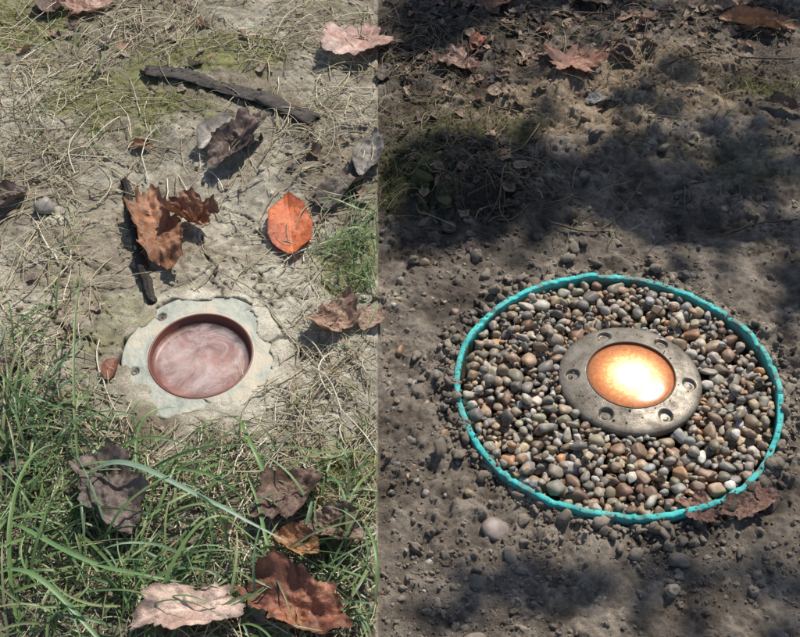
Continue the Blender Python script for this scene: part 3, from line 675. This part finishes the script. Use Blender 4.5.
def blades(name,zones,n,lmin,lmax,wd,cols,az=None,K=11,lo=.35,hi=1.1):
    w=np.array([z[4] for z in zones],float);w/=w.sum()
    zi=rng.choice(len(zones),n,p=w)
    u=np.array([rng.normal(zones[k][0],zones[k][2]) for k in zi]);v=np.array([rng.normal(zones[k][1],zones[k][3]) for k in zi])
    left=np.array([zones[k][0]<CX for k in zi])
    m=np.where(left,u<CX+5,u>CX-5); u=u[m];v=v[m];left=left[m];n=len(u)
    x0,y0=P(u,v)
    cl=np.round(x0/.03)*.03+.01*np.sin(y0*90); x0=x0*.4+cl*.6
    cl=np.round(y0/.035)*.035; y0=y0*.5+cl*.5
    a=rng.uniform(0,2*math.pi,n) if az is None else rng.normal(az,1.5,n)
    L_=lmin+(lmax-lmin)*rng.random(n)**1.6; t=np.linspace(0,1,K)
    h0=rng.uniform(lo,hi,n); dr=rng.uniform(.5,1.05,n)
    bendx=rng.normal(0,.9,n)
    ang=a[:,None]+bendx[:,None]*t[None]
    st=L_[:,None]/(K-1); hz=.55+.45*t[None]
    px=x0[:,None]+np.cumsum(np.cos(ang)*st*hz,1);py=y0[:,None]+np.cumsum(np.sin(ang)*st*hz,1)
    px=keep_side(px,left)
    z=gh_low(px,py)*1+np.maximum(L_[:,None]*(h0[:,None]*t[None]-h0[:,None]*dr[:,None]*t[None]**2),.001)
    rl=np.hypot(px-LX,(py-LY)/1.1).min(1)
    dist=np.hypot(px-RX,py-RY).min(1)
    ok=((rl>.088)|((rng.random(n)<.08)))&(dist>RR+.01)
    px=px[ok];py=py[ok];z=z[ok];n=len(px)
    R=wd*rng.uniform(.4,1.3,(n,1))*(np.minimum(1,.55+1.6*t)[None])*np.sqrt(np.clip(1-t[None]**2.2,0.003,1))
    V,Fc=sweep(np.stack([px,py,z],2),R,'blade',3,roll=rng.normal(0,.6,n))
    c=np.array(cols)[rng.integers(len(cols),size=n)]*rng.uniform(.7,1.25,(n,1))
    c=c[:,None,:]*np.ones((1,K,1)); base=np.array([.34,.33,.19]); tip=np.array([.36,.31,.16])
    tt=ss(.0,.3,t)[None,:,None]; c=c*tt+base*(1-tt)*.8
    dry=(rng.random(n)<.3)[:,None,None]*ss(.55,1,t)[None,:,None]; c=c*(1-dry)+tip*dry
    return mk(name,V,Fc,percol(c,K,3),M_grass)
GC=[(.13,.22,.07),(.15,.25,.085),(.10,.17,.055),(.19,.28,.11),(.15,.25,.13),(.26,.31,.14),(.11,.19,.085)]
blades('grass',[(25,480,40,50,2.2),(60,590,80,40,3),(160,565,70,45,1.7),(12,410,18,40,1.0),(120,490,60,30,.9),(250,610,80,25,1.1),(345,590,25,40,.9),(300,510,50,40,.6),(110,450,60,15,.5)],960,.035,.155,.0016,GC,az=.8)
blades('grass_tufts',[(364,235,9,25,1.3),(370,275,8,20,.9),(20,150,40,90,.6),(40,300,40,60,.5),(100,30,100,40,.6),(300,30,60,30,.3),(230,450,60,20,.6)],240,.04,.12,.0010,GC)
blades('grass_sprigs',[(640,150,12,12,1),(705,150,30,25,.7),(655,110,30,8,.4),(780,75,20,15,.4),(480,160,40,20,.6)],60,.02,.06,.0006,[(.12,.16,.05),(.16,.17,.07)])
def blade1(name,pts,hs,w,col):
    pu=np.array(pts,float);px,py=P(pu[:,0],pu[:,1]);t=np.linspace(0,1,len(px));T=np.linspace(0,1,28)
    def sm(a):
        c=np.polyfit(t,a,min(3,len(t)-1)); return np.polyval(c,T)
    X_=sm(px);Y_=sm(py);Z_=gh_low(X_,Y_)+np.maximum(sm(np.array(hs)),.001)
    R=w*np.minimum(1,.5+2*T)*np.sqrt(np.clip(1-T**2.5,.004,1))
    V,Fc=sweep(np.stack([X_,Y_,Z_],1)[None],R[None],'blade',3)
    return mk(name,V,Fc,np.ones((len(V),1))*np.array(col),M_grass)
B=[([(78,500),(120,490),(185,515),(290,560)],[.004,.045,.050,.03],.0036,(.22,.33,.23)),
 ([(285,520),(268,490),(252,460),(240,428)],[.002,.02,.03,.02],.0028,(.14,.26,.07)),
 ([(0,520),(60,565),(120,590),(200,600)],[.01,.04,.04,.02],.0026,(.15,.26,.10)),
 ([(85,500),(80,430),(84,350),(90,300)],[.002,.04,.06,.05],.0016,(.16,.22,.08)),
 ([(0,585),(50,600),(90,637),(120,660)],[.02,.04,.03,.02],.003,(.16,.27,.11)),
 ([(290,600),(270,560),(262,530),(250,500)],[.002,.02,.03,.04],.0022,(.17,.28,.08)),
 ([(20,640),(15,560),(30,500),(60,470)],[.002,.03,.05,.05],.0024,(.14,.24,.07)),
 ([(150,640),(170,600),(200,560),(240,545)],[.002,.03,.05,.04],.0022,(.17,.26,.09)),
 ([(376,240),(355,238),(335,246),(322,262)],[.002,.02,.02,.004],.0018,(.16,.26,.08)),
 ([(376,215),(350,212),(330,207),(305,206)],[.002,.015,.02,.01],.0014,(.2,.28,.10)),
 ([(150,520),(140,470),(150,440),(180,425)],[.002,.03,.04,.03],.0018,(.12,.22,.07)),
 ([(376,470),(360,500),(350,520),(330,560)],[.002,.03,.03,.02],.0018,(.17,.24,.08))]
for i,b_ in enumerate(B): blade1('grass_blade' if i==0 else 'grass_blade.%03d'%i,*b_)
def moss(name,zones,n,cols):
    w=np.array([z[4] for z in zones],float);w/=w.sum(); zi=rng.choice(len(zones),n,p=w)
    u=np.array([rng.normal(zones[k][0],zones[k][2]) for k in zi]);v=np.array([rng.normal(zones[k][1],zones[k][3]) for k in zi])
    x0,y0=P(u,v); m=(fbm(x0,y0,.03,3,3)>.5)&(np.abs(x0)>.002)&(np.hypot(x0-LX,y0-LY)>.1)&(np.hypot(x0-RX,y0-RY)>RR+.01); left=np.array([zones[k][0]<CX for k in zi]); m&=(x0<0)==left
    x0=x0[m];y0=y0[m];n=len(x0); K=3;t=np.linspace(0,1,K); a=rng.uniform(0,6.28,n);L_=rng.uniform(.002,.006,n)
    px=x0[:,None]+np.cos(a)[:,None]*L_[:,None]*t*.6;py=y0[:,None]+np.sin(a)[:,None]*L_[:,None]*t*.6
    z=ground_h(x0,y0)[:,None]+L_[:,None]*t*.8
    V,Fc=sweep(np.stack([px,py,z],2),np.full((n,K),.0005)*(1.2-t),'blade')
    c=np.array(cols)[rng.integers(len(cols),size=n)]*rng.uniform(.6,1.3,(n,1))
    mk(name,V,Fc,percol(c,K,3),M_grass)
moss('moss',[(130,100,40,22,2),(350,495,25,30,2),(215,60,40,18,1),(30,30,40,25,1),(345,262,20,20,.8),(120,560,80,40,1),(410,175,28,25,1.6),(470,125,40,12,1),(760,88,22,8,.5)],16000,[(.22,.25,.06),(.16,.19,.05),(.28,.28,.09)])
# ---------------------------------------------------------------- sun, sky, tree that shades part of the soil
SE=math.radians(54);SA=math.radians(32)
sd=np.array([math.sin(SA)*math.cos(SE),math.cos(SA)*math.cos(SE),math.sin(SE)])
w=bpy.data.worlds.new('World'); scene.world=w; w.use_nodes=True
sk=w.node_tree.nodes.new('ShaderNodeTexSky'); sk.sky_type='NISHITA'; sk.sun_disc=False; sk.sun_elevation=SE; sk.sun_rotation=SA
bg=w.node_tree.nodes['Background']; w.node_tree.links.new(sk.outputs[0],bg.inputs[0]); bg.inputs[1].default_value=.11
sl=bpy.data.lights.new('sun','SUN'); sl.energy=5.0; sl.angle=math.radians(.53); sl.color=(1,.94,.85)
so=bpy.data.objects.new('sun',sl); scene.collection.objects.link(so); so.rotation_euler=Vector(sd).to_track_quat('Z','Y').to_euler()
tree=bpy.data.objects.new('shade_tree',None); scene.collection.objects.link(tree)
shade=[(440,185,34,26,2.2),(520,188,40,20,2.0),(625,178,50,20,1.5),(730,195,45,30,1.9),(430,20,24,16,1.2),(560,8,60,10,.9),(790,12,25,10,.5),(785,290,10,30,.3),(430,236,20,10,.4),(600,85,110,22,.55),(700,595,70,22,.55),(500,600,70,20,.4)]
ws=np.array([s[4] for s in shade]);ws/=ws.sum(); n=520
zi=rng.choice(len(shade),n,p=ws)
u=np.array([rng.normal(shade[k][0],shade[k][2]) for k in zi]);v=np.array([rng.normal(shade[k][1],shade[k][3]) for k in zi])
m=(u>392)&~((np.abs(u-617)<150)&(np.abs(v-393)<115)); u=u[m];v=v[m]
gx,gy=P(u,v); hh=rng.uniform(1.9,2.9,len(gx)); lp=np.stack([gx,gy,0*gx],1)+sd[None]*(hh/sd[2])[:,None]; nshade=len(lp)
q=rng.normal(size=(6000,3)); q/=np.linalg.norm(q,axis=1,keepdims=True); q=q*rng.random((6000,1))**.4*np.array([1.5,1.3,1.0])+np.array([3.2,3.6,3.6])
q=q[fbm(q[:,0],q[:,1]+q[:,2],.5,2,4)>.47]
s0=q-sd[None]*(q[:,2]/sd[2])[:,None]
m=(s0[:,0]>1.0)|(s0[:,1]>2.4)
q=q[m&(q[:,2]>2.2)]
lp=np.vstack([lp,q]); n=len(lp)
tl=np.stack([np.cos(np.linspace(0,2*math.pi,8,endpoint=False)),np.sin(np.linspace(0,2*math.pi,8,endpoint=False))*.6],1)
R=rotm(n,False);Vs=np.zeros((n,8,3)); sz=rng.uniform(.022,.042,n)
loc=np.stack([tl[:,0],tl[:,1],.2*tl[:,0]**2],1)
for i in range(n): Vs[i]=(loc*sz[i])@R[i].T+lp[i]
f=np.array([[0,1,2,3],[0,3,4,7],[4,5,6,7]]); Fa=(f[None]+(np.arange(n)*8)[:,None,None]).reshape(-1,4)
mk('foliage',Vs.reshape(-1,3),Fa,np.repeat(np.array([[.06,.10,.03]])*rng.uniform(.7,1.4,(n,1)),8,0),M_canopy,parent=tree)
VV=[];FF=[];o_=0
def limb(p0,p1,r0,r1,sag=.1,K=14,m=10):
    global o_
    t=np.linspace(0,1,K)[:,None]; p=np.array(p0)*(1-t)+np.array(p1)*t; p[:,2]+=sag*np.sin(np.pi*t[:,0]); p[:,0]+=.05*np.sin(t[:,0]*5+p0[0])
    V,Fc=sweep(p[None],(r0+(r1-r0)*t[:,0])[None],'tube',m); VV.append(V);FF.append(Fc+o_);o_+=len(V)
limb((3.4,3.6,-.05),(3.3,3.6,2.2),.16,.11,0); limb((3.3,3.6,2.2),(3.2,3.6,4.3),.11,.03,0)
for k,s in enumerate(shade):
    gx,gy=P(s[0],s[1]); tgt=np.array([gx,gy,0])+sd*(2.5/sd[2]); limb((3.3,3.6,1.7+.08*k),tgt,.020,.004,.15)
for k in range(9):
    a=k*.7; limb((3.25,3.6,2.3+.15*k),(3.2+1.2*math.cos(a),3.6+1.1*math.sin(a),3.2+.12*k),.035,.008,.1)
V=np.concatenate(VV); mk('trunk_and_limbs',V,np.concatenate(FF),np.tile([.12,.09,.065],(len(V),1)),M_bark,parent=tree)
# ---------------------------------------------------------------- camera
cd=bpy.data.cameras.new('camera'); cd.sensor_width=36; cd.lens=F/800*36; cd.shift_x=(400-CX)/800; cd.clip_end=500; cd.clip_start=.02
co=bpy.data.objects.new('camera',cd); scene.collection.objects.link(co); co.location=(0,CAMY,CH); co.rotation_euler=(math.pi/2-E,0,0)
scene.camera=co
scene.view_settings.view_transform='Standard'; scene.view_settings.look='None'; scene.view_settings.exposure=0
